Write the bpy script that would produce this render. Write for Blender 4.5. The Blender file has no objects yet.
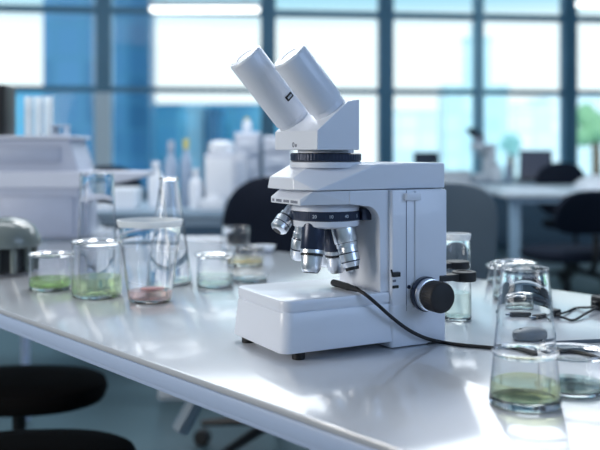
import bpy, bmesh, math, random
from mathutils import Vector, Matrix, Euler
random.seed(7)
PI = math.pi
C = bpy.context.scene.collection
F, HX, HY = 876.0, 300.0, 150.0          # focal length in pixels, horizon point
EYE, TOP = 1.0, 0.75                     # eye height, bench top height (m)

# ---------------------------------------------------------------- helpers
def at(px, py, Y):
    return Vector(((px - HX) / F * Y, Y, EYE - (py - HY) / F * Y))
def on_bench(px, py, z=TOP):
    return at(px, py, (EYE - z) * F / (py - HY))

def newmat(name):
    m = bpy.data.materials.new(name); m.use_nodes = True
    nt = m.node_tree; nt.nodes.clear()
    out = nt.nodes.new('ShaderNodeOutputMaterial')
    return m, nt, out

def mat(name, col, rough=0.5, metal=0.0, noise=0.03, nscale=30.0, coat=0.0, spec=0.5, bump=0.0, coatr=0.1):
    """principled surface with a faint procedural mottling"""
    m, nt, out = newmat(name)
    b = nt.nodes.new('ShaderNodeBsdfPrincipled')
    tc = nt.nodes.new('ShaderNodeTexCoord')
    nz = nt.nodes.new('ShaderNodeTexNoise'); nz.inputs['Scale'].default_value = nscale
    nz.inputs['Detail'].default_value = 3
    nt.links.new(tc.outputs['Object'], nz.inputs['Vector'])
    mx = nt.nodes.new('ShaderNodeMix'); mx.data_type = 'RGBA'
    c0 = [max(0, c * (1 - noise)) for c in col]; c1 = [min(1, c * (1 + noise)) for c in col]
    mx.inputs[6].default_value = (*c0, 1); mx.inputs[7].default_value = (*c1, 1)
    nt.links.new(nz.outputs['Fac'], mx.inputs[0])
    nt.links.new(mx.outputs[2], b.inputs['Base Color'])
    b.inputs['Roughness'].default_value = rough; b.inputs['Metallic'].default_value = metal
    b.inputs['Coat Weight'].default_value = coat; b.inputs['Coat Roughness'].default_value = coatr
    b.inputs['Specular IOR Level'].default_value = spec
    if bump:
        bp = nt.nodes.new('ShaderNodeBump'); bp.inputs['Strength'].default_value = bump
        bp.inputs['Distance'].default_value = 0.002
        nt.links.new(nz.outputs['Fac'], bp.inputs['Height']); nt.links.new(bp.outputs['Normal'], b.inputs['Normal'])
    nt.links.new(b.outputs[0], out.inputs[0])
    return m

def thin_glass(name, tint=(0.992, 0.998, 0.996), edge=(0.45, 0.55, 0.57), rough=0.012, power=3.5, milk=0.0, refr=0.0, haze=0.006, ehaze=0.16, gloss=(0.055, 0.75)):
    """clear wall: see-through face on, paler and shinier towards the edge"""
    m, nt, out = newmat(name)
    N_, K = nt.nodes.new, nt.links.new
    lw = N_('ShaderNodeLayerWeight'); lw.inputs['Blend'].default_value = 0.5
    pw = N_('ShaderNodeMath'); pw.operation = 'POWER'; pw.inputs[1].default_value = power
    K(lw.outputs['Facing'], pw.inputs[0])
    mx = N_('ShaderNodeMix'); mx.data_type = 'RGBA'
    mx.inputs[6].default_value = (*tint, 1); mx.inputs[7].default_value = (*edge, 1)
    K(pw.outputs[0], mx.inputs[0])
    tr = N_('ShaderNodeBsdfTransparent'); K(mx.outputs[2], tr.inputs['Color'])
    last = tr
    if refr:
        rf = N_('ShaderNodeBsdfRefraction'); rf.inputs['IOR'].default_value = 1.25; rf.inputs['Roughness'].default_value = 0.0
        rf.inputs['Color'].default_value = (1, 1, 1, 1)
        m0 = N_('ShaderNodeMixShader'); m0.inputs[0].default_value = refr
        K(last.outputs[0], m0.inputs[1]); K(rf.outputs[0], m0.inputs[2]); last = m0
    gl = N_('ShaderNodeBsdfGlossy'); gl.inputs['Roughness'].default_value = rough
    p5 = N_('ShaderNodeMath'); p5.operation = 'POWER'; p5.inputs[1].default_value = 4.0; K(lw.outputs['Facing'], p5.inputs[0])
    fr = N_('ShaderNodeMath'); fr.operation = 'MULTIPLY_ADD'; fr.inputs[1].default_value = gloss[1]; fr.inputs[2].default_value = gloss[0]; K(p5.outputs[0], fr.inputs[0])
    ms = N_('ShaderNodeMixShader')
    K(fr.outputs[0], ms.inputs[0]); K(last.outputs[0], ms.inputs[1]); K(gl.outputs[0], ms.inputs[2])
    last = ms
    if milk or haze or ehaze:
        df = N_('ShaderNodeBsdfTranslucent'); df.inputs['Color'].default_value = (0.95, 0.98, 1, 1)
        d2 = N_('ShaderNodeBsdfDiffuse'); d2.inputs['Color'].default_value = (0.95, 0.98, 1, 1)
        ad = N_('ShaderNodeMixShader'); ad.inputs[0].default_value = 0.5
        K(df.outputs[0], ad.inputs[1]); K(d2.outputs[0], ad.inputs[2])
        mm = N_('ShaderNodeMath'); mm.operation = 'MULTIPLY_ADD'; mm.inputs[1].default_value = ehaze; mm.inputs[2].default_value = haze + milk
        K(pw.outputs[0], mm.inputs[0])
        m2 = N_('ShaderNodeMixShader'); K(mm.outputs[0], m2.inputs[0])
        K(last.outputs[0], m2.inputs[1]); K(ad.outputs[0], m2.inputs[2]); last = m2
    K(last.outputs[0], out.inputs[0])
    return m

def liquid(name, col, milk=0.25):
    """tinted see-through liquid with a bright skin"""
    m, nt, out = newmat(name)
    N_, K = nt.nodes.new, nt.links.new
    tr = N_('ShaderNodeBsdfTransparent'); tr.inputs['Color'].default_value = (*col, 1)
    rf = N_('ShaderNodeBsdfRefraction'); rf.inputs['IOR'].default_value = 1.2; rf.inputs['Color'].default_value = (*col, 1); rf.inputs['Roughness'].default_value = .05
    m0 = N_('ShaderNodeMixShader'); m0.inputs[0].default_value = 0.15
    K(tr.outputs[0], m0.inputs[1]); K(rf.outputs[0], m0.inputs[2])
    tl = N_('ShaderNodeBsdfTranslucent'); tl.inputs['Color'].default_value = (*col, 1)
    m2 = N_('ShaderNodeMixShader'); m2.inputs[0].default_value = milk
    K(m0.outputs[0], m2.inputs[1]); K(tl.outputs[0], m2.inputs[2])
    gl = N_('ShaderNodeBsdfGlossy'); gl.inputs['Roughness'].default_value = 0.04
    lw = N_('ShaderNodeLayerWeight'); lw.inputs['Blend'].default_value = 0.5
    p5 = N_('ShaderNodeMath'); p5.operation = 'POWER'; p5.inputs[1].default_value = 4.0; K(lw.outputs['Facing'], p5.inputs[0])
    fr = N_('ShaderNodeMath'); fr.operation = 'MULTIPLY_ADD'; fr.inputs[1].default_value = 0.6; fr.inputs[2].default_value = 0.03; K(p5.outputs[0], fr.inputs[0])
    m3 = N_('ShaderNodeMixShader'); K(fr.outputs[0], m3.inputs[0]); K(m2.outputs[0], m3.inputs[1]); K(gl.outputs[0], m3.inputs[2])
    K(m3.outputs[0], out.inputs[0])
    return m

def facade(name, glass, wall, sx, sz, frame=0.12, rough=0.3):
    """building skin: a grid of glass bays between pale bands"""
    m, nt, out = newmat(name)
    b = nt.nodes.new('ShaderNodeBsdfPrincipled'); b.inputs['Roughness'].default_value = rough
    tc = nt.nodes.new('ShaderNodeTexCoord')
    mp = nt.nodes.new('ShaderNodeSeparateXYZ'); nt.links.new(tc.outputs['Object'], mp.inputs[0])
    ad = nt.nodes.new('ShaderNodeMath'); ad.operation = 'ADD'
    nt.links.new(mp.outputs['X'], ad.inputs[0]); nt.links.new(mp.outputs['Y'], ad.inputs[1])
    cb = nt.nodes.new('ShaderNodeCombineXYZ'); nt.links.new(ad.outputs[0], cb.inputs[0]); nt.links.new(mp.outputs['Z'], cb.inputs[1])
    br = nt.nodes.new('ShaderNodeTexBrick'); br.offset = 0.0
    nt.links.new(cb.outputs[0], br.inputs['Vector'])
    br.inputs['Color1'].default_value = (*glass, 1)
    br.inputs['Color2'].default_value = (*[min(1, c * 1.35 + .02) for c in glass], 1)
    br.inputs['Mortar'].default_value = (*wall, 1)
    br.inputs['Scale'].default_value = 1; br.inputs['Brick Width'].default_value = sx; br.inputs['Row Height'].default_value = sz
    br.inputs['Mortar Size'].default_value = frame
    nt.links.new(br.outputs['Color'], b.inputs['Base Color']); nt.links.new(b.outputs[0], out.inputs[0])
    return m

def emit(name, col, s):
    m, nt, out = newmat(name)
    e = nt.nodes.new('ShaderNodeEmission'); e.inputs[0].default_value = (*col, 1); e.inputs[1].default_value = s
    nt.links.new(e.outputs[0], out.inputs[0]); return m

def link(name, bm, m, parent=None, smooth=35, wn=False):
    bmesh.ops.recalc_face_normals(bm, faces=bm.faces[:])
    lim = math.radians(smooth)
    for f in bm.faces: f.smooth = True
    for e in bm.edges:
        if len(e.link_faces) == 2: e.smooth = e.calc_face_angle(0) < lim
    me = bpy.data.meshes.new(name); bm.to_mesh(me); bm.free()
    me.materials.append(m)
    o = bpy.data.objects.new(name, me); C.objects.link(o)
    if parent: o.parent = parent
    if wn:
        w = o.modifiers.new('wn', 'WEIGHTED_NORMAL'); w.keep_sharp = True
    return o

def tag(o, label=None, cat=None, group=None, kind=None):
    if label: o['label'] = label
    if cat: o['category'] = cat
    if group: o['group'] = group
    if kind: o['kind'] = kind
    return o
def empty(name, loc=(0, 0, 0), rz=0):
    o = bpy.data.objects.new(name, None); C.objects.link(o)
    o.empty_display_size = 0.05
    o.location = loc; o.rotation_euler = (0, 0, rz); return o
def thing(name, label, cat, loc=(0, 0, 0), rz=0, group=None):
    return tag(empty(name, loc, rz), label, cat, group)
def copy_tree(o, parent=None):
    c = o.copy(); C.objects.link(c); c.parent = parent
    for ch in list(o.children): copy_tree(ch, c)
    return c
def dup(root, loc, rz, label, group=None):
    r = copy_tree(root); r.location = loc; r.rotation_euler = (0, 0, rz); r['label'] = label
    if group: r['group'] = group
    return r
def struct(o): o['kind'] = 'structure'; return o

def add_box(bm, lo, hi, mtx=None):
    vs = [bm.verts.new((x, y, z)) for x in (lo[0], hi[0]) for y in (lo[1], hi[1]) for z in (lo[2], hi[2])]
    for f in ((0, 1, 3, 2), (4, 6, 7, 5), (0, 4, 5, 1), (2, 3, 7, 6), (0, 2, 6, 4), (1, 5, 7, 3)):
        bm.faces.new([vs[i] for i in f])
    if mtx:
        for v in vs: v.co = mtx @ v.co
    return vs
def bev(bm, w, seg=2, ang=30):
    es = [e for e in bm.edges if len(e.link_faces) == 2 and e.calc_face_angle(0) > math.radians(ang)]
    bmesh.ops.bevel(bm, geom=es, offset=w, segments=seg, profile=0.5, affect='EDGES', clamp_overlap=True)
def box_bm(lo, hi, w=0.0, seg=2, mtx=None):
    bm = bmesh.new(); add_box(bm, lo, hi)
    if w: bmesh.ops.recalc_face_normals(bm, faces=bm.faces[:]); bev(bm, w, seg)
    if mtx: bm.transform(mtx)
    return bm
def loft(bm, rings, cap=True, closed=True):
    vr = [[bm.verts.new(p) for p in r] for r in rings]
    n = len(vr[0])
    for a, b in zip(vr, vr[1:]):
        for i in range(n if closed else n - 1):
            j = (i + 1) % n
            bm.faces.new((a[i], a[j], b[j], b[i]))
    if cap:
        bm.faces.new(vr[0][::-1]); bm.faces.new(vr[-1])
    return vr
def rrect(x0, x1, y0, y1, r, n=6):
    pts = []
    for cx, cy, a0 in ((x1 - r, y1 - r, 0), (x0 + r, y1 - r, 90), (x0 + r, y0 + r, 180), (x1 - r, y0 + r, 270)):
        for k in range(n + 1):
            a = math.radians(a0 + 90 * k / n); pts.append((cx + r * math.cos(a), cy + r * math.sin(a)))
    return pts
def slab(x0, x1, y0, y1, z0, z1, r, b=0.002, draft=0.0):
    """rounded-corner block with softened rims; draft widens the bottom"""
    bm = bmesh.new(); rings = []
    for dz, ins in ((0, b), (b * .3, b * .3), (b, 0)):
        rings.append([(x, y, z0 + dz) for x, y in rrect(x0 - draft + ins, x1 + draft - ins, y0 - draft + ins, y1 + draft - ins, max(r - ins, .0006))])
    for dz, ins in ((b, 0), (b * .3, b * .3), (0, b)):
        rings.append([(x, y, z1 - dz) for x, y in rrect(x0 + ins, x1 - ins, y0 + ins, y1 - ins, max(r - ins, .0006))])
    loft(bm, rings); return bm
def lathe(bm, prof, n=40, mtx=None, cap=True):
    """prof: (radius, height) pairs from bottom to top"""
    rings = []
    for r, z in prof:
        r = max(r, 1e-5)
        rings.append([(r * math.cos(2 * PI * k / n), r * math.sin(2 * PI * k / n), z) for k in range(n)])
    vr = loft(bm, rings, cap)
    if mtx:
        for ring in vr:
            for v in ring: v.co = mtx @ v.co
    return bm
def lathe_bm(prof, n=40, mtx=None, cap=True): return lathe(bmesh.new(), prof, n, mtx, cap)
def aim(p, d):
    """matrix that carries +Z onto d, placed at p"""
    q = Vector((0, 0, 1)).rotation_difference(Vector(d).normalized())
    return Matrix.Translation(Vector(p)) @ q.to_matrix().to_4x4()
def smooth_path(pts, sub=8):
    P = [Vector(p) for p in pts]; P = [2 * P[0] - P[1]] + P + [2 * P[-1] - P[-2]]
    out = []
    for i in range(1, len(P) - 2):
        for k in range(sub):
            t = k / sub; a, b, c, d = P[i - 1:i + 3]
            out.append(.5 * ((2 * b) + (-a + c) * t + (2 * a - 5 * b + 4 * c - d) * t * t + (-a + 3 * b - 3 * c + d) * t ** 3))
    out.append(P[-2]); return out
def tube(bm, pts, r, n=10):
    P = [Vector(p) for p in pts]; rings = []
    up = None
    for i, p in enumerate(P):
        d = (P[min(i + 1, len(P) - 1)] - P[max(i - 1, 0)]).normalized()
        if up is None: up = d.orthogonal().normalized()
        up = (up - d * up.dot(d)).normalized(); s = d.cross(up)
        rr = r(i / (len(P) - 1)) if callable(r) else r
        rings.append([p + rr * (math.cos(2 * PI * k / n) * up + math.sin(2 * PI * k / n) * s) for k in range(n)])
    loft(bm, rings); return bm
def superell(a, b, e=2.6, n=36):
    out = []
    for k in range(n):
        t = 2 * PI * k / n; c, s = math.cos(t), math.sin(t)
        out.append((a * math.copysign(abs(c) ** (2 / e), c), b * math.copysign(abs(s) ** (2 / e), s)))
    return out
def pillow(outline, th, crown=0.0, bend=None, mtx=None):
    """soft pad: outline in XY, thickness along Z; bend(x,y)->z offset"""
    bm = bmesh.new(); rings = []
    for s, z in ((.02, -.5), (.5, -.5), (.88, -.48), (.97, -.36), (1, -.05), (1, .1), (.975, .36), (.9, .47), (.5, .5), (.02, .5)):
        rr = []
        for x, y in outline:
            zz = z * th + (crown * (1 - s * s) if z > 0 else 0)
            xx, yy = x * s, y * s
            rr.append((xx, yy, zz + (bend(xx, yy) if bend else 0)))
        rings.append(rr)
    loft(bm, rings)
    if mtx: bm.transform(mtx)
    return bm
def prism(poly, v0, v1, w=0.0, seg=2):
    """polygon in (x,z) extruded along y"""
    bm = bmesh.new()
    loft(bm, [[(x, v0, z) for x, z in poly], [(x, v1, z) for x, z in poly]])
    if w: bmesh.ops.recalc_face_normals(bm, faces=bm.faces[:]); bev(bm, w, seg, 40)
    return bm
def hull(points, w=0.0, seg=3, ang=12):
    bm = bmesh.new()
    for p in points: bm.verts.new(p)
    r = bmesh.ops.convex_hull(bm, input=bm.verts[:])
    bmesh.ops.delete(bm, geom=[g for g in r['geom_interior'] if isinstance(g, bmesh.types.BMVert)], context='VERTS')
    bmesh.ops.dissolve_limit(bm, angle_limit=math.radians(2), verts=bm.verts[:], edges=bm.edges[:])
    bmesh.ops.recalc_face_normals(bm, faces=bm.faces[:])
    if w: bev(bm, w, seg, ang)
    return bm

# ---------------------------------------------------------------- materials
M = {}
M['white'] = mat('scope_white', (0.75, 0.79, 0.87), 0.32, coat=0.25, noise=0.015)
M['white2'] = mat('scope_white_lower', (0.70, 0.74, 0.82), 0.35, noise=0.015)
M['navy'] = mat('navy_metal', (0.012, 0.022, 0.055), 0.32, 0.3, coat=0.3)
M['black'] = mat('black_plastic', (0.006, 0.007, 0.009), 0.45, noise=0.1)
M['rubber'] = mat('black_rubber', (0.008, 0.008, 0.010), 0.6, noise=0.1)
M['chrome'] = mat('brushed_chrome', (0.88, 0.91, 0.95), 0.3, 1.0, noise=0.05, nscale=120)
M['pale'] = mat('pale_mark', (0.55, 0.62, 0.72), 0.5)
M['mark'] = mat('grey_mark', (0.16, 0.18, 0.24), 0.5)
M['eyeglass'] = mat('eyepiece_cap', (0.62, 0.66, 0.74), 0.25, coat=0.3)
M['bench'] = mat('bench_laminate', (0.52, 0.545, 0.59), 0.35, noise=0.012, nscale=9, coat=1.0, coatr=.11)
for q_ in M['bench'].node_tree.nodes:
    if q_.type == 'BSDF_PRINCIPLED': q_.inputs['Coat IOR'].default_value = 1.75
M['apron'] = mat('bench_edge', (0.44, 0.55, 0.76), 0.35, noise=0.02)
M['floor'] = mat('floor_vinyl', (0.05, 0.09, 0.11), 0.42, noise=0.15, nscale=2.0)
M['wallw'] = mat('window_wall_paint', (0.10, 0.17, 0.25), 0.7)
M['deskleg'] = mat('desk_leg_blue', (0.30, 0.43, 0.56), 0.4)
M['darkap'] = mat('dark_desk_edge', (0.05, 0.085, 0.13), 0.5)
M['wall'] = mat('wall_paint', (0.45, 0.55, 0.62), 0.7, noise=0.03, nscale=4)
M['ceil'] = mat('ceiling_tile', (0.60, 0.68, 0.74), 0.8, noise=0.04, nscale=6)
M['frame'] = mat('window_frame', (0.075, 0.20, 0.30), 0.4, 0.2, noise=0.05)
M['frame2'] = mat('window_frame_pale', (0.26, 0.48, 0.60), 0.4, 0.2, noise=0.05)
M['pilaster'] = mat('pale_pilaster', (0.72, 0.82, 0.88), 0.5)
M['tealleaf'] = mat('hazy_leaves', (0.30, 0.58, 0.56), 0.8, noise=0.2, nscale=3)
M['pane'] = thin_glass('window_pane', (0.97, 0.995, 1.0), (0.9, 0.96, 0.98), 0.05, 3.0, haze=0, ehaze=0, gloss=(.008, .3))
m, nt, out = newmat('lab_glass'); g_ = nt.nodes.new('ShaderNodeBsdfGlass'); g_.inputs['IOR'].default_value = 1.4; nt.links.new(g_.outputs[0], out.inputs[0]); M['glass'] = m
m, nt, out = newmat('solid_glass'); g_ = nt.nodes.new('ShaderNodeBsdfGlass'); g_.inputs['IOR'].default_value = 1.45; g_.inputs['Color'].default_value = (.985, 1, .995, 1)
nt.links.new(g_.outputs[0], out.inputs[0]); M['solid'] = m
M['frost'] = thin_glass('frosted_rim', (0.97, 0.99, 0.99), (0.85, 0.9, 0.92), 0.15, milk=0.68)
M['green'] = liquid('green_solution', (0.90, 0.97, 0.76), 0.10)
M['green2'] = liquid('leaf_solution', (0.78, 0.94, 0.62), 0.10)
M['pink'] = liquid('pink_solution', (0.99, 0.82, 0.79), 0.10)
M['red'] = mat('red_residue', (0.62, 0.24, 0.23), 0.3)
M['amber'] = liquid('amber_solution', (0.97, 0.90, 0.70), 0.10)
M['yellow'] = liquid('yellow_solution', (0.965, 0.98, 0.80), 0.10)
M['clear'] = liquid('clear_solution', (0.93, 0.98, 0.95), 0.08)
M['dev'] = mat('device_grey', (0.58, 0.61, 0.68), 0.45)
M['dev2'] = mat('device_shade', (0.42, 0.48, 0.58), 0.5)
M['devw'] = mat('device_white', (0.74, 0.77, 0.82), 0.45)
M['inst'] = mat('instrument_grey', (0.40, 0.44, 0.54), 0.45)
M['inst3'] = mat('instrument_panel', (0.34, 0.38, 0.48), 0.45)
M['inst2'] = mat('instrument_tray', (0.52, 0.55, 0.63), 0.45)
M['olive'] = mat('olive_grey_shell', (0.16, 0.19, 0.185), 0.22, coat=0.4)
M['chairb'] = mat('black_upholstery', (0.006, 0.010, 0.022), 0.75, noise=0.2, nscale=80, spec=.2)
M['stoolb'] = mat('matte_black_seat', (0.0035, 0.0035, 0.004), 0.85, noise=0.2, nscale=80, spec=0.15)
M['chairg'] = mat('grey_shell', (0.115, 0.155, 0.19), 0.55)
M['metalg'] = mat('grey_metal', (0.22, 0.26, 0.31), 0.35, 0.6)
M['desk'] = mat('desk_white', (0.68, 0.74, 0.80), 0.3)
M['deskb'] = mat('desk_blue_grey', (0.24, 0.33, 0.42), 0.4)
M['screen'] = mat('dark_screen', (0.016, 0.024, 0.040), 0.25)
M['mouse'] = mat('slate_plastic', (0.16, 0.19, 0.22), 0.45)
M['bottle'] = mat('white_bottle', (0.74, 0.78, 0.84), 0.4)
M['bottleg'] = mat('grey_bottle', (0.34, 0.43, 0.56), 0.4)
M['yellowcap'] = mat('yellow_cap', (0.62, 0.56, 0.18), 0.5)
M['leafg'] = mat('tree_leaves', (0.24, 0.46, 0.26), 0.8, noise=0.3, nscale=3)
M['bark'] = mat('tree_bark', (0.14, 0.11, 0.08), 0.9, noise=0.3, nscale=5)
M['lamp'] = emit('lamp_diffuser', (0.95, 1.0, 1.0), 3.0)
M['ground'] = mat('plaza_paving', (0.42, 0.62, 0.70), 0.8, noise=0.08, nscale=.3)

# ---------------------------------------------------------------- the room
def wall_y(x): return 9.0 + 0.12 * x                 # the window wall recedes to the right
XL, XR, YB, ZC = -5.0, 5.2, -2.2, 3.2
bm = bmesh.new(); add_box(bm, (XL - .15, YB - .15, -.1), (XR + .15, 10.1, 0)); struct(link('floor', bm, M['floor']))
bm = bmesh.new(); add_box(bm, (XL - .15, YB - .15, ZC), (XR + .15, 10.1, ZC + .1)); struct(link('ceiling', bm, M['ceil']))
bm = bmesh.new(); add_box(bm, (XL - .15, YB, 0), (XL, wall_y(XL), ZC)); struct(link('wall_left', bm, M['wall']))
bm = bmesh.new(); add_box(bm, (XR, YB, 0), (XR + .15, wall_y(XR), ZC)); struct(link('wall_right', bm, M['wall']))
bm = bmesh.new(); add_box(bm, (XL - .15, YB - .15, 0), (XR + .15, YB, ZC)); struct(link('wall_rear', bm, M['wall']))
RZ = math.atan(0.12)
def wall_mtx(x): return Matrix.Translation((x, wall_y(x), 0)) @ Matrix.Rotation(RZ, 4, 'Z')
def px_to_wall(px):
    t = (px - HX) / F; return 9 * t / (1 - .12 * t)
mull = [-178, -60, 104, 268, 385.5, 478, 568.5, 662, 755]
xs = [px_to_wall(p) for p in mull]
L0 = (XL) / 1.0
zt = [0.0, 0.55, 1.606, 2.397, ZC]
k = 0
full = [XL] + xs + [XR]
for i, x in enumerate(xs):
    w = .074 if mull[i] not in (478,) else .045
    k += 1
    o = link('trim_%d' % k, box_bm((-w, -.07, 0), (w, .07, ZC), .008, 1, wall_mtx(x)), M['frame'] if mull[i] != 478 else M['frame2']); struct(o)
k += 1
x_ = px_to_wall(104); struct(link('trim_%d' % k, box_bm((-.085, -.10, .5), (.085, -.071, 1.57), .008, 1, wall_mtx(x_)), M['pilaster']))
for z, h in ((.55, .05), (1.606, .026), (2.397, .03), (ZC - .05, .05)):
    k += 1
    m_ = Matrix.Translation((0, 9, 0)) @ Matrix.Rotation(RZ, 4, 'Z')
    o = link('trim_%d' % k, box_bm((XL * 1.007, -.06, z - h), (XR * 1.007, .06, z + h), .006, 1, m_), M['frame']); struct(o)
m_ = Matrix.Translation((0, 9, 0)) @ Matrix.Rotation(RZ, 4, 'Z')
struct(link('wall_window', box_bm((XL * 1.007, -.08, 0), (XR * 1.007, .08, .50), 0, 1, m_), M['wallw']))
n = 0
for a, b in zip(full, full[1:]):
    for z0, z1 in zip(zt[1:], zt[2:]):
        n += 1
        s = math.sqrt(1 + .0144)
        bm = bmesh.new(); vs = [bm.verts.new(p) for p in ((a, wall_y(a), z0), (b, wall_y(b), z0), (b, wall_y(b), z1), (a, wall_y(a), z1))]
        bm.faces.new(vs)
        struct(link('window_%d' % n, bm, M['pane']))

# ---------------------------------------------------------------- outside
bm = bmesh.new(); vs = [bm.verts.new(p) for p in ((-160, 10.5, -9), (160, 10.5, -9), (160, 300, -9), (-160, 300, -9))]; bm.faces.new(vs)
struct(link('ground', bm, M['ground']))
def building(px0, px1, pyt, Y, m, label, depth=8, step=None, roofm=None):
    a = at(px0, pyt, Y); b = at(px1, pyt, Y); h = a.z + 9; w = b.x - a.x
    r = thing('office_tower', label, 'building', ((a.x + b.x) / 2, Y + depth / 2, -9), 0, 'buildings outside the windows')
    bm = bmesh.new()
    add_box(bm, (-w / 2, -depth / 2, 0), (w / 2, depth / 2, h))
    link('facade', bm, m, r)
    link('roof_parapet', box_bm((-w / 2 - .15, -depth / 2 - .15, h), (w / 2 + .15, depth / 2 + .15, h + .25), .04, 1), roofm or m, r)
    if step:
        w2, h2 = step
        link('upper_storey', box_bm((-w2 / 2, -depth * .3, h + .25), (w2 / 2, depth * .3, h + .25 + h2), .05, 1), m, r)
    return r
FA = facade('facade_deep_blue', (0.030, 0.135, 0.26), (0.05, 0.19, 0.32), 1.3, 1.6, .10)
FB = facade('facade_bright_blue', (0.075, 0.30, 0.46), (0.13, 0.41, 0.55), 1.9, 2.4, .12)
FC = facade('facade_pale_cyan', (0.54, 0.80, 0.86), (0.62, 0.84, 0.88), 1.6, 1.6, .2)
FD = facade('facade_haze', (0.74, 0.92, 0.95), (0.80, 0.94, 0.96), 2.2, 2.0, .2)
FE = facade('facade_light_band', (0.36, 0.62, 0.74), (0.45, 0.68, 0.78), 1.1, 1.6, .2)
building(43, 92, -260, 42, FA, 'dark blue glass tower on the left, seen beside the white sky pane', 4)
building(113, 150, -240, 52, FA, 'narrow dark blue tower right of the leftmost window post', 2)
building(91, 112, -200, 57, FE, 'pale slim tower wedged between the two dark blue towers', 3)
building(-120, 60, 92, 60, FB, 'low bright blue block behind the stacked glass jars at far left', 10)
building(140, 290, 107, 66, FB, 'wide bright blue block below the white sky pane in the middle', 10)
building(187, 203, 109, 60, FE, 'pale slim tower in front of the wide bright blue block', 3)
building(207, 218, 112, 58, FA, 'thin dark blue tower in front of the wide bright blue block', 5)
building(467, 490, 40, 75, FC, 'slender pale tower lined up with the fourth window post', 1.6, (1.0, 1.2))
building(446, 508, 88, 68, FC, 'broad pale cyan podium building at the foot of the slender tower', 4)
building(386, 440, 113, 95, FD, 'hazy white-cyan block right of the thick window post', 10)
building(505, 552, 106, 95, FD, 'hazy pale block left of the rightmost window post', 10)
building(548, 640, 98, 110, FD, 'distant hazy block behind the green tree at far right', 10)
def tree(px, py_c, Y, rad, label, lm='leafg'):
    c = at(px, py_c, Y)
    r = thing('tree', label, 'tree', (c.x, Y, -9), 0)
    bm = bmesh.new(); rnd = random.Random(int(px))
    for q in range(16):
        u = rnd.uniform(0, 2 * PI); rr = rad * .62 * math.sqrt(rnd.random())
        sb = bmesh.ops.create_icosphere(bm, subdivisions=2, radius=rad * rnd.uniform(.3, .5))
        off = Vector((rr * math.cos(u), rr * math.sin(u), c.z + 9 + rnd.uniform(-.6, .6) * rad))
        for v in sb['verts']: v.co = v.co * rnd.uniform(.88, 1.12) + off
    link('crown', bm, M[lm], r)
    bm = bmesh.new(); tube(bm, [(0, 0, 0), (.1, 0, (c.z + 9) * .5), (0, .05, c.z + 9)], lambda t: .35 - .2 * t)
    link('trunk', bm, M['bark'], r)
tree(596, 128, 32, .85, 'green leafy tree outside the far right pane')
tree(511, 143, 44, .60, 'small hazy teal tree outside behind the dark laptop', 'tealleaf')

# ---------------------------------------------------------------- main bench
D = Vector((-0.652, 0.758, 0)).normalized(); N = Vector((D.y, -D.x, 0))
P0 = on_bench(160, 365); P0.z = 0
bench = thing('lab_bench', 'long white lab bench in front carrying the microscope and glassware', 'table', (P0.x, P0.y, 0), math.atan2(D.y, D.x))
# local x runs along the bench to the far left, local -y runs across to the far edge
BW = 0.83
link('worktop', slab(-1.25, 2.45, -BW, 0, TOP - .008, TOP, .01, .002), M['bench'], bench)
link('edge_band', slab(-1.249, 2.449, -BW + .001, -.001, TOP - .027, TOP - .0085, .009, .002), M['apron'], bench)
link('under_frame', slab(-1.24, 2.44, -BW + .006, -.006, TOP - .034, TOP - .0265, .008, .002), M['apron'], bench)
for lx in (-.262, 2.25):
    for ly in (-.024, -BW + .024):
        link('leg', slab(lx - .013, lx + .013, ly - .013, ly + .013, 0.0, TOP - .034, .003, .001), M['apron'], bench)
for lx in (-.262, 2.25):
    link('foot_rail', box_bm((lx - .012, -BW + .038, .12), (lx + .012, -.038, .15), .003, 1), M['apron'], bench)
bi = (Matrix.Translation((P0.x, P0.y, 0)) @ Matrix.Rotation(math.atan2(D.y, D.x), 4, 'Z')).inverted()
a_, b_ = at(180, 430, 1.85), at(203, 388, 1.85); c_ = b_ + (b_ - a_) * ((TOP - .036 - b_.z) / (b_.z - a_.z))
bm = bmesh.new(); tube(bm, [bi @ a_, bi @ c_], .019, 8)
link('brace', bm, M['deskb'], bench)

# ---------------------------------------------------------------- microscope
O = Vector((-0.0188, 1.03, TOP)); ANG = math.atan2(.48, .877)
scope = thing('microscope', 'white binocular light microscope with blue-black objective turret standing on the bench', 'microscope', O, ANG)
ca, sa = math.cos(ANG), math.sin(ANG)
def loc3(p):                                   # world point -> microscope frame
    d = Vector(p) - O; return Vector((ca * d.x + sa * d.y, -sa * d.x + ca * d.y, d.z))
def on_v(px, py, v):                           # point seen at (px,py) on the microscope plane y=v
    t = (px - HX) / F
    u = (t * (O.y + ca * v) - O.x + sa * v) / (ca - sa * t)
    Y = O.y + sa * u + ca * v
    return Vector((u, v, (EYE - TOP) - (py - HY) / F * Y))
BWD = .140
link('base', slab(0, .237, 0, BWD, .0095, .0567, .014, .0012, .004), M['white'], scope)
link('base_cover', slab(0, .237, .0, BWD, .0577, .0715, .014, .0025), M['white'], scope)
link('base_seam', slab(.0015, .2355, .0015, BWD - .0015, .056, .0585, .012, .0003), M['white2'], scope)
link('rear_plinth', slab(.148, .2365, -.005, BWD + .004, .001, .0565, .006, .003), M['white'], scope)
for fx, fy in ((.024, .0085), (.010, BWD - .020)):
    link('foot', lathe_bm([(.0075, 0), (.008, .001), (.008, .0105)], 20, Matrix.Translation((fx, fy, 0))), M['rubber'], scope)
link('foot', box_bm((.205, -.0045, 0), (.232, .03, .006), .001, 1), M['rubber'], scope)
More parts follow.
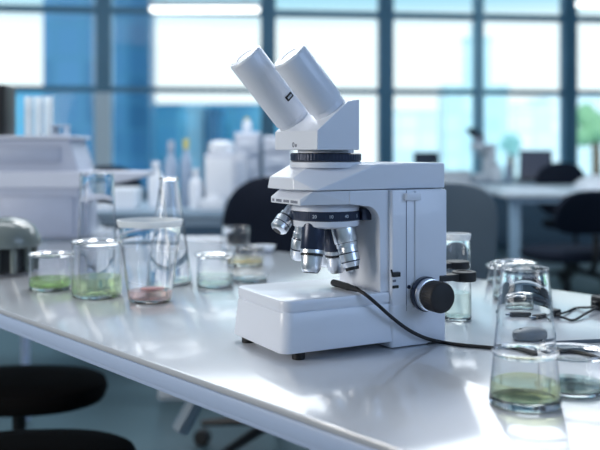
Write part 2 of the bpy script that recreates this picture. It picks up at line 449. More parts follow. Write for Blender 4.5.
# column and lower arm in one casting
CV0, CV1 = .002, .100
poly = [(.1365, .0712), (.1365, .158)]
for q in range(7):
    a = math.radians(90 * q / 6); poly.append((.1365 - .020 * (1 - math.cos(a)), .158 + .022 * math.sin(a)))
poly += [(.092, .183), (.092, .2000), (.237, .2000), (.237, .0712)]
link('column', prism(poly, CV0, CV1, .0018), M['white'], scope, wn=True)
# nosepiece carrier: wedge that juts forward under the arm
bm = hull([(.032, .020, .1825), (.032, .098, .1825), (.032, .020, .1900), (.032, .098, .1900), (.046, .012, .1998), (.046, .099, .1998),
           (.10, .0018, .1998), (.10, .1002, .1998), (.10, .0018, .1828), (.10, .1002, .1828)], .0010, 2)
link('nosepiece_carrier', bm, M['white'], scope, wn=True)
# small print on the carrier front
bm = bmesh.new()
for y0, y1 in ((.088, .094), (.068, .085), (.048, .064), (.026, .045)):
    yy = y0
    while yy < y1 - .002:
        add_box(bm, (.0316, yy, .1845), (.0325, yy + .0018, .1878)); yy += .0030
link('print_line', bm, M['mark'], scope)
# upper arm
bm = hull([(.028, .030, .2008), (.028, .100, .2008), (.046, .004, .2008), (.237, 0, .2008), (.237, .106, .2008), (.06, .112, .2008),
           (.030, .034, .2155), (.030, .098, .2155), (.058, .04, .2325), (.058, .09, .2325), (.132, .000, .2325), (.132, .106, .2325), (.237, 0, .2325), (.237, .106, .2325)], .0016, 3)
link('arm', bm, M['white'], scope, wn=True)
bm = slab(.17, .2365, .0005, .1055, .2315, .2335, .004, .0008); link('arm_top_plate', bm, M['white'], scope)
# side cover plate on the column
sp = link('side_cover', slab(.150, .2355, -.0045, .004, .0455, .1995, .003, .001), M['white'], scope)
bm = bmesh.new(); add_box(bm, (.1720, -.0052, .0462), (.1726, -.0040, .199)); link('panel_groove', bm, M['mark'], sp)
sp2 = link('raised_strip', slab(.1845, .2352, -.0068, 0, .048, .1985, .002, .0008), M['white'], sp)
p0, p1 = on_v(405, 193, -.007), on_v(420, 200, -.007)
link('latch_tab', box_bm((p0.x, -.0105, p1.z), (p1.x, -.004, p0.z), .001), M['white'], sp)
p = on_v(409, 287, -.0050)
link('screw', lathe_bm([(.0026, 0), (.0026, .0012), (.0008, .0014)], 16, aim((p.x, -.0040, p.z), (0, -1, 0))), M['navy'], sp)
p = on_v(396, 274, -.006)
sw = link('rocker_switch', box_bm((p.x - .0060, -.009, p.z - .0035), (p.x + .0055, -.004, p.z + .0025), .001), M['black'], sp)
bm = bmesh.new(); tube(bm, [(p.x - .006, -.007, p.z), (p.x - .011, -.012, p.z + .006)], .0013, 8); link('switch_lever', bm, M['black'], sw)
p = on_v(395, 281, -.006); link('switch_symbol', box_bm((p.x - .0025, -.0053, p.z - .0015), (p.x + .0025, -.004, p.z + .0015), .0004, 1), M['mark'], sp)
p = on_v(396, 287, -.006); link('port', box_bm((p.x - .0045, -.0062, p.z - .0018), (p.x + .0045, -.004, p.z + .0018), .0005, 1), M['black'], sp)
# collar and binocular head
AX = (.0909, .058)
def gear(r, z0, z1, teeth=64, depth=.0004):
    bm = bmesh.new(); rings = []
    for z, ins in ((z0, .002), (z0 + .0015, 0), (z1 - .0015, 0), (z1, .002)):
        rg = []
        for q in range(teeth * 4):
            rr = r - ins - (depth if (q % 4) in (0, 1) else 0); a = 2 * PI * q / (teeth * 4)
            rg.append((AX[0] + rr * math.cos(a), AX[1] + rr * math.sin(a), z))
        rings.append(rg)
    loft(bm, rings); return bm
T = Matrix.Translation((AX[0], AX[1], 0))
link('head_seat', lathe_bm([(.046, .228), (.046, .2345), (.043, .2355)], 48, T), M['white'], scope)
link('clamp_collar', gear(.0455, .2355, .2462), M['navy'], scope, 50)
link('head_neck', lathe_bm([(.036, .245), (.036, .2505)], 48, T), M['white2'], scope)
H0, H1 = .002, .114
poly = [(.046, .2500), (.046, .2735), (.090, .3100), (.1065, .3130), (.1065, .2500)]
hd = link('binocular_head', prism(poly, H0, H1, .0014), M['white'], scope, wn=True)
bm = bmesh.new()
for cy, cz, s in ((.062, .2565, .0022), (.055, .2555, .0013)):
    tube(bm, [(.0457, cy + s * math.cos(q * PI / 6), cz + 1.3 * s * math.sin(q * PI / 6)) for q in range(13)], .0005, 6)
link('front_mark', bm, M['mark'], hd)
TD = Vector((-.663, 0, .749)).normalized()
def eyepiece(e, L, name='eyepiece_tube'):
    e = Vector(e); r = .0232
    b = e - TD * L
    prof = [(r * .94, -.012), (r * .94, .008), (r * .985, .0085), (r, .0095), (r, L - .003), (r - .0006, L - .001), (r - .0016, L)]
    o = link(name, lathe_bm(prof, 56, aim(b, TD), True), M['white'], scope, 30)
    link('eyepiece_cap', lathe_bm([(r - .0019, L - .002), (r - .0019, L + .0004), (.0115, L + .0006), (.0112, L - .0006), (.001, L - .0008)], 56, aim(b, TD)), M['eyeglass'], o)
    return o, b
e1 = loc3(at(289, 55, 1.067)); eo, eb = eyepiece((e1.x, .030, e1.z), .086)
v2 = .094
u2 = None
t_ = (244.5 - HX) / F
u2 = (t_ * (O.y + ca * v2) - O.x + sa * v2) / (ca - sa * t_); Y2 = O.y + sa * u2 + ca * v2
eo2, eb2 = eyepiece((u2, v2, .25 + 94 / F * Y2), .110)
# badge on the far tube: on the side facing the camera
side = Vector((0, -1, 0)); up_ = TD.cross(side).normalized()
rad = (side * .97 + up_ * (.24 if up_.z > 0 else -.24)).normalized()
bc = eb2 + TD * .037 + rad * .0230
zx = TD; yv = rad; xv = yv.cross(zx).normalized()
bmx = Matrix(((zx.x, xv.x, yv.x, bc.x), (zx.y, xv.y, yv.y, bc.y), (zx.z, xv.z, yv.z, bc.z), (0, 0, 0, 1)))
pl = link('badge', box_bm((-.0036, -.0062, -.003), (.0036, .0062, .0009), .0008, 2, bmx), M['black'], eo2)
bm = bmesh.new()
for x_ in (-.0038, -.0016, .0006, .0028):
    add_box(bm, (-.0013, x_, .0008), (.0013, x_ + .0013, .0011), bmx)
link('badge_letters', bm, M['pale'], pl)
# turret
link('turret_hub', lathe_bm([(.0445, .1735), (.044, .178), (.036, .186)], 56, T), M['white2'], scope)
tr = link('turret_ring', gear(.0458, .1610, .1740, 90, .0002), M['navy'], scope, 50)
link('turret_flange', lathe_bm([(.030, .1510), (.040, .1525), (.0432, .1545), (.0440, .1612)], 56, T), M['white'], scope)
link('turret_stop', box_bm((AX[0] + .030, AX[1] - .040, .161), (AX[0] + .044, AX[1] - .022, .1765), .001), M['navy'], scope)
def text_mesh(s, size):
    cu = bpy.data.curves.new('t', 'FONT'); cu.body = s; cu.size = size; cu.align_x = 'CENTER'; cu.align_y = 'CENTER'; cu.extrude = .0001
    o = bpy.data.objects.new('t', cu); C.objects.link(o)
    dg = bpy.context.evaluated_depsgraph_get(); me = bpy.data.meshes.new_from_object(o.evaluated_get(dg))
    bm = bmesh.new(); bm.from_mesh(me); bpy.data.objects.remove(o); bpy.data.meshes.remove(me); return bm
allm = bmesh.new()
for ang, s in ((-138, '20'), (-112, '10'), (-86, '40'), (-62, '5')):
    a = math.radians(ang); b = text_mesh(s, .0058)
    b.transform(Matrix.Translation((AX[0] + .0460 * math.cos(a), AX[1] + .0460 * math.sin(a), .1674)) @ Matrix.Rotation(a + PI / 2, 4, 'Z') @ Matrix.Rotation(PI / 2, 4, 'X'))
    me = bpy.data.meshes.new('x'); b.to_mesh(me); b.free(); allm.from_mesh(me); bpy.data.meshes.remove(me)
link('turret_numerals', allm, M['pale'], tr)
def objective(top, bot, Y0, Y1, r, kind):
    a = loc3(at(*top, Y0)); b = loc3(at(*bot, Y1)); d = (b - a); L = d.length; m_ = aim(a, d)
    if kind == 'dark':
        o = link('objective', lathe_bm([(r * .95, -.006), (r, .0), (r, L * .50), (r * .93, L * .54)], 32, m_), M['navy'], scope)
        link('knurled_ring', lathe_bm([(r * .98, L * .53), (r * 1.0, L * .55), (r * 1.0, L * .60), (r * .9, L * .61), (r * .9, L * .66), (r * .95, L * .67)], 32, m_), M['chrome'], o)
        link('grip_band', lathe_bm([(r * .93, L * .605), (r * .93, L * .655)], 32, m_), M['black'], o)
        link('barrel', lathe_bm([(r * .88, L * .66), (r * .86, L * .80), (r * .82, L * .93), (r * .66, L * .985), (r * .4, L)], 32, m_), M['chrome'], o)
        link('front_lens', lathe_bm([(r * .66, L * .975), (r * .60, L * 1.0), (r * .2, L * 1.002)], 24, m_), M['black'], o)
    elif kind == 'chrome':
        o = link('objective', lathe_bm([(r * .9, -.006), (r, 0), (r, L * .38), (r * .9, L * .42), (r * .9, L * .50)], 32, m_), M['chrome'], scope)
        link('knurled_ring', lathe_bm([(r * .80, L * .48), (r * .84, L * .5), (r * .84, L * .62), (r * .76, L * .625), (r * .76, L * .64), (r * .84, L * .645), (r * .82, L * .80), (r * .74, L * .805), (r * .74, L * .82), (r * .8, L * .825), (r * .66, L * .93)], 32, m_), M['chrome'], o)
        for g0 in (.395, .625, .805): link('groove', lathe_bm([(r * (.93 if g0 < .5 else .80), L * g0), (r * (.93 if g0 < .5 else .80), L * (g0 + .022))], 32, m_), M['navy'], o)
        link('front_lens', lathe_bm([(r * .6, L * .90), (r * .58, L), (r * .2, L * 1.003)], 24, m_), M['black'], o)
    else:
        o = link('objective', lathe_bm([(r * .7, -.006), (r * .75, L * .1), (r * .75, L * .3), (r * .95, L * .34), (r, L * .40), (r, L * .86), (r * .8, L * .95), (r * .5, L)], 32, m_), M['chrome'], scope)
        link('knurled_ring', lathe_bm([(r * .8, L * .12), (r * .86, L * .14), (r * .86, L * .26), (r * .8, L * .28)], 32, m_), M['chrome'], o)
        for g0 in (.30, .62): link('groove', lathe_bm([(r * (.9 if g0 < .5 else 1.005), L * g0), (r * (.9 if g0 < .5 else 1.005), L * (g0 + .04))], 32, m_), M['navy'], o)
        link('front_lens', lathe_bm([(r * .55, L * .96), (r * .5, L * 1.004), (r * .1, L * 1.005)], 24, m_), M['black'], o)
objective((314, 224), (310.5, 273), 1.100, 1.090, .0150, 'dark')
objective((342, 224), (352.5, 270), 1.108, 1.100, .0148, 'chrome')
objective((290, 212), (277, 231), 1.125, 1.112, .0115, 'small')
objective((332, 224), (337, 272), 1.142, 1.150, .0145, 'dark')
objective((301, 228), (298, 260), 1.152, 1.160, .011, 'small')
objective((322, 226), (325, 266), 1.168, 1.178, .0105, 'small')
# focus knob
kc = on_v(424, 293.5, -.006)
def knob(x, z):
    m_ = aim((x, -.006, z), (0, -1, 0))
    o = link('focus_knob', lathe_bm([(.0215, 0), (.0222, .001), (.0222, .0075), (.021, .0085)], 48, m_), M['navy'], scope)
    link('scale_ring', lathe_bm([(.0205, .008), (.0208, .009), (.0205, .0165), (.019, .017)], 48, m_), M['chrome'], o)
    bm = bmesh.new(); rings = []
    for r, h in ((.0188, .0165), (.0195, .0185), (.0195, .0365), (.0185, .0385), (.0165, .0395), (.001, .040)):
        rings.append([m_ @ Vector(((r - (.0004 if (q % 4) < 2 and h < .038 else 0)) * math.cos(2 * PI * q / 160), (r - (.0004 if (q % 4) < 2 and h < .038 else 0)) * math.sin(2 * PI * q / 160), h)) for q in range(160)])
    loft(bm, rings); link('rubber_grip', bm, M['rubber'], o, 50)
knob(kc.x, kc.z)
# black control wheels behind the column on a short bracket
c1 = on_v(464, 276, .0); 
br = link('control_wheel', lathe_bm([(.0155, -.0062), (.0162, -.005), (.0162, .005), (.0152, .0062), (.0105, .0062), (.0095, .0052), (.001, .0052)], 40, Matrix.Translation(c1)), M['black'], scope)
link('wheel_bracket', box_bm((c1.x - .046, -.0078, c1.z - .004), (c1.x - .013, .0085, c1.z + .0045), .0012), M['black'], br)
c2 = on_v(457, 264.5, .05)
br = link('control_wheel', lathe_bm([(.0165, -.005), (.0172, -.004), (.0172, .004), (.016, .005), (.001, .005)], 40, Matrix.Translation(c2)), M['black'], scope)
link('wheel_bracket', box_bm((.232, .042, c2.z - .004), (c2.x - .010, .058, c2.z + .004), .0012), M['black'], br)

# ---------------------------------------------------------------- cable from microscope
def world(p): p = Vector(p); return Vector((O.x + ca * p.x - sa * p.y, O.y + sa * p.x + ca * p.y, O.z + p.z))
cable = thing('power_cable', 'thin black cable plugged in at the microscope base and trailing across the bench', 'cable', (0, 0, 0))
pa, pb = at(333, 282.5, (.25 - .0765) * F / 132.5), at(357, 289.5, (.25 - .0765) * F / 139.5)
dr = (pb - pa)
bm = lathe_bm([(.002, 0), (.0042, .0008), (.0046, .003), (.0046, dr.length * .62), (.0040, dr.length * .7), (.0034, dr.length * .98), (.0024, dr.length * 1.06)], 20, aim(pa, dr))
link('plug', bm, M['rubber'], cable)
pts = [pa + dr * .9, pb]
for px, py, v in ((366, 295, -.009), (378, 305, -.012), (392, 317.5, -.012), (408, 329.5, -.012), (424, 337.5, -.012)):
    pts.append(world(on_v(px, py, v)))
for px, py in ((440, 341.8), (462, 345), (490, 347.5), (518, 350.5), (541, 355), (562, 351.5), (583, 353), (606, 360), (640, 372)):
    q = on_bench(px, py, TOP + .0024); pts.append(q)
bm = bmesh.new(); tube(bm, smooth_path(pts), .0023, 10); link('cord', bm, M['rubber'], cable)

# connectors and cables behind the tall glass
def put(o, loc): o.location = loc; return o
def connector(px0, py0, px1, py1, w, h, label):
    a = on_bench(px0, py0); b = on_bench(px1, py1); d = b - a
    r = thing('cable_connector', label, 'connector', a, math.atan2(d.y, d.x), 'connectors on the bench')
    link('housing', slab(0, d.length, -w / 2, w / 2, 0, h, .003, .002), M['rubber'], r)
    link('tip', slab(-.012, .001, -w * .32, w * .32, h * .25, h * .75, .001, .0005), M['metalg'], r)
    return r
connector(537, 319, 558, 315, .014, .010, 'black plug end at the tip of the paired cables')
connector(504, 315, 532, 315, .012, .011, 'black plug seen through the tall tapered glass, behind the grey mouse')
blk = thing('adapter_box', 'black adapter block at the right edge where the paired cables end', 'adapter', on_bench(607, 309), .3)
link('case', slab(-.02, .02, -.016, .016, 0, .020, .004, .002), M['rubber'], blk)
link('socket', box_bm((-.026, -.006, .005), (-.019, .006, .013), .001), M['black'], blk)
a = on_bench(556, 315.0, TOP + .006); e = on_bench(597, 307, TOP + .008)
for i, (mid, lab) in enumerate((((576, 308), 'thin black cable of the pair, the upper one curving to the adapter block'), ((574, 320), 'thin black cable of the pair, the lower one sagging towards the adapter block'))):
    q = on_bench(mid[0], mid[1], TOP + .002)
    bm = bmesh.new(); tube(bm, smooth_path([a + Vector((0, .002 - .004 * i, 0)), (a + q) / 2 + Vector((0, 0, -.001)), q, (q * .45 + e * .55), e + Vector((0, .003 - .006 * i, 0))]), .0018, 8)
    tag(link('paired_cable', bm, M['rubber']), lab, 'cable', 'paired cables')
mo = thing('computer_mouse', 'low slate grey mouse seen through the tall tapered glass on the right', 'mouse', on_bench(533, 341), .2)
link('shell', pillow(superell(.031, .017, 2.4), .012, .005, mtx=Matrix.Translation((0, 0, .0065))), M['mouse'], mo)
link('scroll_wheel', lathe_bm([(.003, -.0015), (.003, .0015)], 16, Matrix.Translation((-.018, 0, .0135)) @ Matrix.Rotation(PI / 2, 4, 'X')), M['black'], mo)
tr_ = thing('plastic_tray', 'flat grey-green plastic tray lying behind the squat beaker at right', 'tray', on_bench(590, 348), .18)
link('tray_floor', slab(-.05, .06, -.022, .022, 0, .002, .006, .0005), M['mouse'], tr_)
bm = bmesh.new(); P_ = rrect(-.05, .06, -.022, .022, .006); Q_ = rrect(-.0485, .0585, -.0205, .0205, .005)
loft(bm, [[(x, y, .001) for x, y in P_], [(x, y, .006) for x, y in P_], [(x, y, .006) for x, y in Q_], [(x, y, .001) for x, y in Q_]], False)
link('tray_rim', bm, M['mouse'], tr_)

# ---------------------------------------------------------------- glassware
def vessel(name, label, cat, px, py, rb, rt, h, liq=None, lm=None, rim='plain', th=.0010, spout=False, group='glassware on the bench', flute=0, profile=None, base_th=.0055):
    p = on_bench(px, py)
    r = thing(name, label, cat, p, 0, group)
    def R(z):
        if profile: return profile(z / h)
        return rb + (rt - rb) * z / h
    prof = [(rb * .3, .0006), (rb * .86, .0004), (rb * .96, .001), (R(.004) , .004)]
    ns = 10 if profile else 3
    for q in range(1, ns + 1):
        z = .004 + (h - .008) * q / ns; prof.append((R(z), z))
    lip = .0035 if rim == 'flare' else .001
    prof += [(R(h) + lip, h - .0015), (R(h) + lip, h), (R(h) + lip - .0012, h + .0006), (R(h) - th, h - .001)]
    for q in range(ns, 0, -1):
        z = .004 + (h - .010) * q / ns; prof.append((R(z) - th, z))
    prof += [(R(base_th + .002) - th - .001, base_th + .0004), (rb * .3, base_th + .0002)]
    o = link('glass_wall', lathe_bm(prof, 96 if flute else 48), M['glass'], r)
    if flute:
        for v in o.data.vertices:
            w_ = .022 * min(1, max(0, (v.co.z - h * .12) / (h * .1))); f_ = 1 + w_ * math.cos(flute * math.atan2(v.co.y, v.co.x)); v.co.x *= f_; v.co.y *= f_
    link('glass_base', lathe_bm([(rb * .5, .0005), (rb * .9, .0006), (rb * .97, .002), (rb * .96, base_th * .8), (rb * .8, base_th - .0006), (rb * .3, base_th - .0016)], 48), M['solid'], r)
    if rim == 'frost':
        zz = h * .93
        link('frosted_band', lathe_bm([(R(zz) + .0004, zz), (R(h) + .0016, h - .001), (R(h) + .0016, h + .0005), (R(h) - .003, h + .0009), (R(zz) - th - .0006, zz)], 48, cap=False), M['frost'], r)
    if liq:
        g = th + .0004
        lp = [(rb * .2, base_th + .0003), (R(base_th) - g - .003, base_th + .0003), (R(base_th + .004) - g, base_th + .003)]
        for q in range(1, 5): 
            z = base_th + .003 + (liq - base_th - .003) * q / 4; lp.append((R(z) - g, z))
        lp.append((.001, liq))
        link('liquid', lathe_bm(lp, 48), lm, r)
    return r
def Yb(py): return 219 / (py - HY)
vessel('beaker', 'short wide beaker with leaf-green liquid, nearest the olive dome-lidded device', 'beaker', 50, 289, .037, .036, .064, .020, M['green2'], 'flare')
vessel('beaker', 'squat beaker half full of pale green liquid in front of the tall empty tumbler', 'beaker', 97, 296, .0425, .041, .094, .034, M['green'], 'flare')
vessel('tumbler', 'tall clear tumbler narrowing to the top, behind the pale green beaker', 'glass', 97, 283, .038, .031, .207, flute=10, group='tall glasses on the bench')
bk = vessel('beaker', 'wide-rimmed tapered beaker with a little pink liquid and a frosted lip', 'beaker', 150, 301, .035, .053, .134, .020, M['pink'], 'frost')
link('sediment', pillow(superell(.020, .014, 2.2), .003, mtx=Matrix.Translation((0.004, 0, .0225))), M['red'], bk)
vessel('flask', 'tall conical clear flask standing behind the pink beaker', 'flask', 169, 283, .044, .016, .198, .014, M['clear'], 'flare', group='tall glasses on the bench')
rd = on_bench(168, 287)
vessel('jar', 'small clear glass jar between the conical flask and the microscope base', 'jar', 215, 286, .034, .033, .058, .022, M['clear'], 'flare')
vessel('dish', 'clear dish holding amber liquid beside the small jar', 'dish', 247, 265, .036, .036, .040, .016, M['amber'], 'plain')
vessel('tumbler', 'clear low tumbler near the far bench edge behind the amber dish', 'glass', 236, 254, .033, .033, .066, group='tall glasses on the bench')
vessel('petri_dish', 'shallow empty petri dish closest to the left side of the microscope base', 'dish', 250, 281, .034, .034, .012)
p = on_bench(263, 252); wd = thing('ceramic_dish', 'small white ceramic dish near the far bench edge', 'dish', p)
link('bowl', lathe_bm([(.018, 0), (.022, .001), (.030, .014), (.031, .016), (.029, .016), (.020, .004), (.001, .0035)], 40), M['devw'], wd)
vessel('tumbler', 'narrow clear tumbler with a frosted rim, half hidden behind the microscope column', 'glass', 457, 319, .0215, .019, .126, .040, M['clear'], 'frost', group='tall glasses on the bench')
vessel('jar', 'clear squat jar with rounded shoulders behind the tall tapered glass', 'jar', 514.5, 299, .036, .034, .062, .020, M['clear'], 'flare')
vessel('jar', 'low clear jar partly hidden behind the squat shouldered jar', 'jar', 508, 283, .040, .038, .034, None, None, 'flare')
tg = vessel('tapered_glass', 'tall tapered glass with yellow-green liquid in the right foreground', 'glass', 525, 404, .0355, .0225, .134, .024, M['yellow'], 'plain', base_th=.009)
link('bead_ring', lathe_bm([(.0312, .049), (.0326, .0505), (.0326, .052), (.0308, .0535)], 48, cap=False), M['glass'], tg)
vessel('beaker', 'squat clear beaker at the right edge beside the tall tapered glass', 'beaker', 572, 391, .033, .034, .042, .010, M['clear'], 'flare')
# glass rod leaning in the conical flask
bm = bmesh.new()
q0 = on_bench(169, 283)
tube(bm, [q0 + Vector((.012, -.006, .012)), q0 + Vector((-.020, .004, .215))], .0022, 10)
tag(link('stirring_rod', bm, M['frost']), 'thin glass stirring rod leaning in the tall conical flask', 'rod')

# ---------------------------------------------------------------- devices on the left of the bench
def on_bench_z(px, Y): return Vector(((px - HX) / F * Y, Y, TOP))
c = on_bench_z(8, 1.78)
dm = thing('centrifuge', 'olive-grey dome-lidded device with dark ribbed body at the left bench edge', 'device', c, .2)
link('body', lathe_bm([(.050, .004), (.052, .010), (.047, .02), (.047, .046), (.044, .052)], 48), M['black'], dm)
for q in range(10):
    a = 2 * PI * q / 10
    link('rib', box_bm((.044, -.006, .004), (.058, .006, .056), .003, 1, Matrix.Rotation(a, 4, 'Z')), M['olive'], dm)
link('dome_lid', lathe_bm([(.050, .052), (.066, .056), (.067, .062), (.064, .076), (.054, .094), (.036, .108), (.012, .114), (.001, .1145)], 48), M['olive'], dm)
# white instrument
Yi = 2.45
s_ = Yi / F
ins = thing('analyser', 'pale grey stepped lab instrument with an overhanging tray at the left end of the bench', 'device', on_bench_z(30, Yi), 0)
def IX(px): return (px - 30) * s_
def IZ(py): return .25 - (py - HY) * s_
link('lower_housing', slab(IX(-45), IX(80), 0, .22, .002, IZ(186), .01, .004), M['inst'], ins)
poly = [(IX(-45), IZ(186)), (IX(-45), IZ(139)), (IX(66), IZ(139)), (IX(76), IZ(170)), (IX(76), IZ(186))]
bm = prism(poly, .03, .22, .004); link('upper_housing', bm, M['inst'], ins, wn=True)
bm = prism([(IX(-45), IZ(188)), (IX(-45), IZ(172)), (IX(147), IZ(172)), (IX(147), IZ(176)), (IX(112), IZ(184)), (IX(80), IZ(188))], -.012, .16, .003); link('tray', bm, M['inst2'], ins, wn=True)
link('display', box_bm((IX(-30), .0260, IZ(163)), (IX(58), .034, IZ(147)), .002), M['inst3'], ins)
link('front_panel', box_bm((IX(0), -.006, IZ(236)), (IX(74), .004, IZ(196)), .003), M['inst3'], ins)
link('top_lid', slab(IX(-45), IX(72), .02, .225, IZ(139), IZ(135.5), .01, .002), M['inst2'], ins)
# jars and the black box on top of the instrument
zt_ = TOP + IZ(135.5)
gl0 = None
for i, (px, lab) in enumerate(((29, 'upright glass cylinder on the grey instrument, next to the black box'), (39, 'upright glass cylinder on the grey instrument, in the middle of its row'), (49, 'upright glass cylinder on the grey instrument, at the right of its row'))):
    Yj = Yi + .10
    o = thing('glass_cylinder', lab, 'glass', ((px - HX) / F * Yj, Yj, zt_), 0, 'glass cylinders on the instrument')
    link('glass_wall', lathe_bm([(.010, 0), (.0125, .001), (.0125, .112), (.0138, .114), (.0118, .114), (.0112, .006), (.001, .005)], 24), M['frost'], o)
o = thing('rack', 'small grey tube rack on the grey instrument right of the glass cylinders', 'rack', ((61 - HX) / F * (Yi + .1), Yi + .1, zt_), 0)
link('rack_frame', box_bm((-.020, -.03, 0), (.020, .03, .006), .002), M['dev2'], o)
link('rack_frame_top', box_bm((-.020, -.03, .028), (.020, .03, .033), .002), M['dev2'], o)
for q in (-.018, .014): link('rack_side', box_bm((q, -.028, .005), (q + .004, .028, .029), .001, 1), M['dev2'], o)
o = thing('speaker_box', 'black box standing on the grey instrument at the left picture edge', 'box', ((-6 - HX) / F * (Yi + .1), Yi + .1, zt_), 0)
link('case', box_bm((-.06, -.05, 0), (.048, .05, .147), .004), M['black'], o)
link('front_grille', box_bm((-.05, -.053, .012), (.040, -.049, .135), .003), M['rubber'], o)

# ---------------------------------------------------------------- background counters
def counter(name, label, x0, x1, y0, y1, top, ap, legs=True, z=TOP, lw=.03):
    r = thing(name, label, 'table', ((x0 + x1) / 2, (y0 + y1) / 2, 0), 0)
    w, d = (x1 - x0) / 2, (y1 - y0) / 2
    link('tabletop', slab(-w, w, -d, d, z - .03, z, .012, .004), top, r)
    for lo, hi in (((-w + .03, -d + .02, z - .065), (w - .03, -d + .04, z - .03)), ((-w + .03, d - .04, z - .065), (w - .03, d - .02, z - .03))): link('apron', box_bm(lo, hi, .002, 1), ap, r)
    for sx in (-1, 1):
        for sy in (-1, 1):
            link('leg', slab(sx * (w - .08) - lw, sx * (w - .08) + lw, sy * (d - .07) - lw, sy * (d - .07) + lw, 0, z - .03, .006, .002), ap, r)
    return r
counter('side_counter', 'long grey-white counter behind the black chair, holding bottles and drawer boxes', -2.3, .06, 3.60, 4.30, M['deskb'], M['deskb'])
counter('side_counter', 'far blue-grey desk below the windows with the open laptop on it', .95, 3.6, 6.85, 8.1, M['deskb'], M['darkap'])
counter('work_table', 'white-topped table with square pale leg on the right', 1.20, 3.3, 5.15, 6.35, M['desk'], M['deskleg'])
counter('side_counter', 'small bright white table behind the microscope column', .70, 1.42, 4.9, 5.0 + .02, M['desk'], M['desk']) if False else None

# office chair prototype
def chair(name, label, up, fr, group, e=2.7):
    r = thing(name, label, 'chair', (0, 0, 0), 0, group)
    link('seat', pillow(superell(.225, .215, 3), .06, .008, mtx=Matrix.Translation((0, 0, .455))), up, r)
    bmx_ = Matrix.Translation((0, .215, .70)) @ Matrix.Rotation(math.radians(80), 4, 'X')
    link('backrest', pillow(superell(.205, .21, e), .045, .0, bend=lambda x, y: -1.1 * x * x, mtx=bmx_), up, r)
    bm = bmesh.new(); tube(bm, smooth_path([(0, .05, .42), (0, .2, .41), (0, .262, .48), (0, .265, .62)]), .016, 10); link('back_bracket', bm, fr, r)
    link('gas_column', lathe_bm([(.024, .10), (.024, .27), (.016, .275), (.016, .425)], 20), fr, r)
    for q in range(5):
        a = 2 * PI * q / 5 + .3
        bm = bmesh.new(); tube(bm, [(.02 * math.cos(a), .02 * math.sin(a), .115), (.27 * math.cos(a), .27 * math.sin(a), .075)], lambda t: .02 - .008 * t, 8)
        lg = link('star_leg', bm, fr, r)
        link('castor', lathe_bm([(.022, -.02), (.027, -.015), (.027, .015), (.022, .02)], 20, aim((.27 * math.cos(a), .27 * math.sin(a), .0275), (-math.sin(a), math.cos(a), 0))), M['black'], lg)
    return r
ch = chair('office_chair', 'black rounded office chair just behind the bench, left of the microscope', M['chairb'], M['black'], 'office chairs')
ch.location = (-.075, 2.88, -.09 + .0); ch.location.z = 0
for q in ch.children: pass
gch = chair('shell_chair', 'grey rounded chair back just behind the bench, right of the microscope column', M['chairg'], M['metalg'], 'grey chairs', 4.2)
gch.location = (.385, 2.98, 0); gch.rotation_euler = (0, 0, PI + .1)
lo = dup(ch, (1.41, 4.62, 0), PI + .25, 'low-backed black office chair in front of the white-topped table on the right')
for q in lo.children:
    if q.name.startswith('backrest'): q.location = (0, .0, .30); q.scale = (1.1, 1, .55)
    if q.name.startswith('back_bracket'): q.scale = (1, 1, .93)
dup(ch, (2.02, 6.42, 0), .1, 'black office chair tucked behind the white-topped table')
dup(ch, (-1.16, 4.95, 0), -.1, 'black office chair beyond the grey-white counter, above the instrument tray')

# lab stools in the lower left
def stool(label):
    r = thing('lab_stool', label, 'stool', (0, 0, 0), 0, 'lab stools under the bench')
    link('seat', pillow(superell(.21, .15, 2.4), .055, .008, mtx=Matrix.Translation((0, 0, .42))), M['stoolb'], r)
    link('gas_column', lathe_bm([(.025, .10), (.025, .25), (.016, .255), (.016, .395)], 20), M['black'], r)
    for q in range(5):
        a = 2 * PI * q / 5 + .5
        bm = bmesh.new(); tube(bm, [(.02 * math.cos(a), .02 * math.sin(a), .11), (.25 * math.cos(a), .25 * math.sin(a), .07)], lambda t: .02 - .008 * t, 8)
        lg = link('star_leg', bm, M['black'], r)
        link('castor', lathe_bm([(.022, -.02), (.027, -.015), (.027, .015), (.022, .02)], 20, aim((.25 * math.cos(a), .25 * math.sin(a), .0275), (-math.sin(a), math.cos(a), 0))), M['rubber'], lg)
    return r
st = stool('black padded stool seat at the left edge under the bench, the upper one')
st.location = (-.68, 2.12, 0)
dup(st, (-.51, 1.60, 0), .12, 'black padded stool seat in the bottom left corner, nearer than the other stool')

# ---------------------------------------------------------------- items on the side counter (left background)
def bottle(px, py_base, Y, w, h, m, capm, label, z=TOP, capname='cap'):
    r = thing('reagent_bottle', label, 'bottle', ((px - HX) / F * Y, Y, z), 0, 'bottles on the counter')
    link('flask_body', lathe_bm([(w * .9, 0), (w, .004), (w, h * .62), (w * .8, h * .72), (w * .42, h * .8), (w * .42, h * .86)], 28), m, r)
    link(capname, lathe_bm([(w * .5, h * .85), (w * .52, h * .86), (w * .52, h * .98), (w * .46, h)], 24), capm, r)
    return r
bottle(156, 0, 3.80, .035, .20, M['bottle'], M['devw'], 'white bottle at the left end of the counter row')
bottle(171, 0, 3.84, .030, .29, M['bottleg'], M['dev2'], 'tall blue-grey bottle second from the left on the counter')
bottle(186, 0, 3.86, .026, .30, M['bottleg'], M['yellowcap'], 'tall blue-grey bottle with a yellow cap on the counter')
bottle(196, 0, 3.72, .030, .17, M['bottle'], M['devw'], 'short white bottle in front of the blue-grey bottles')
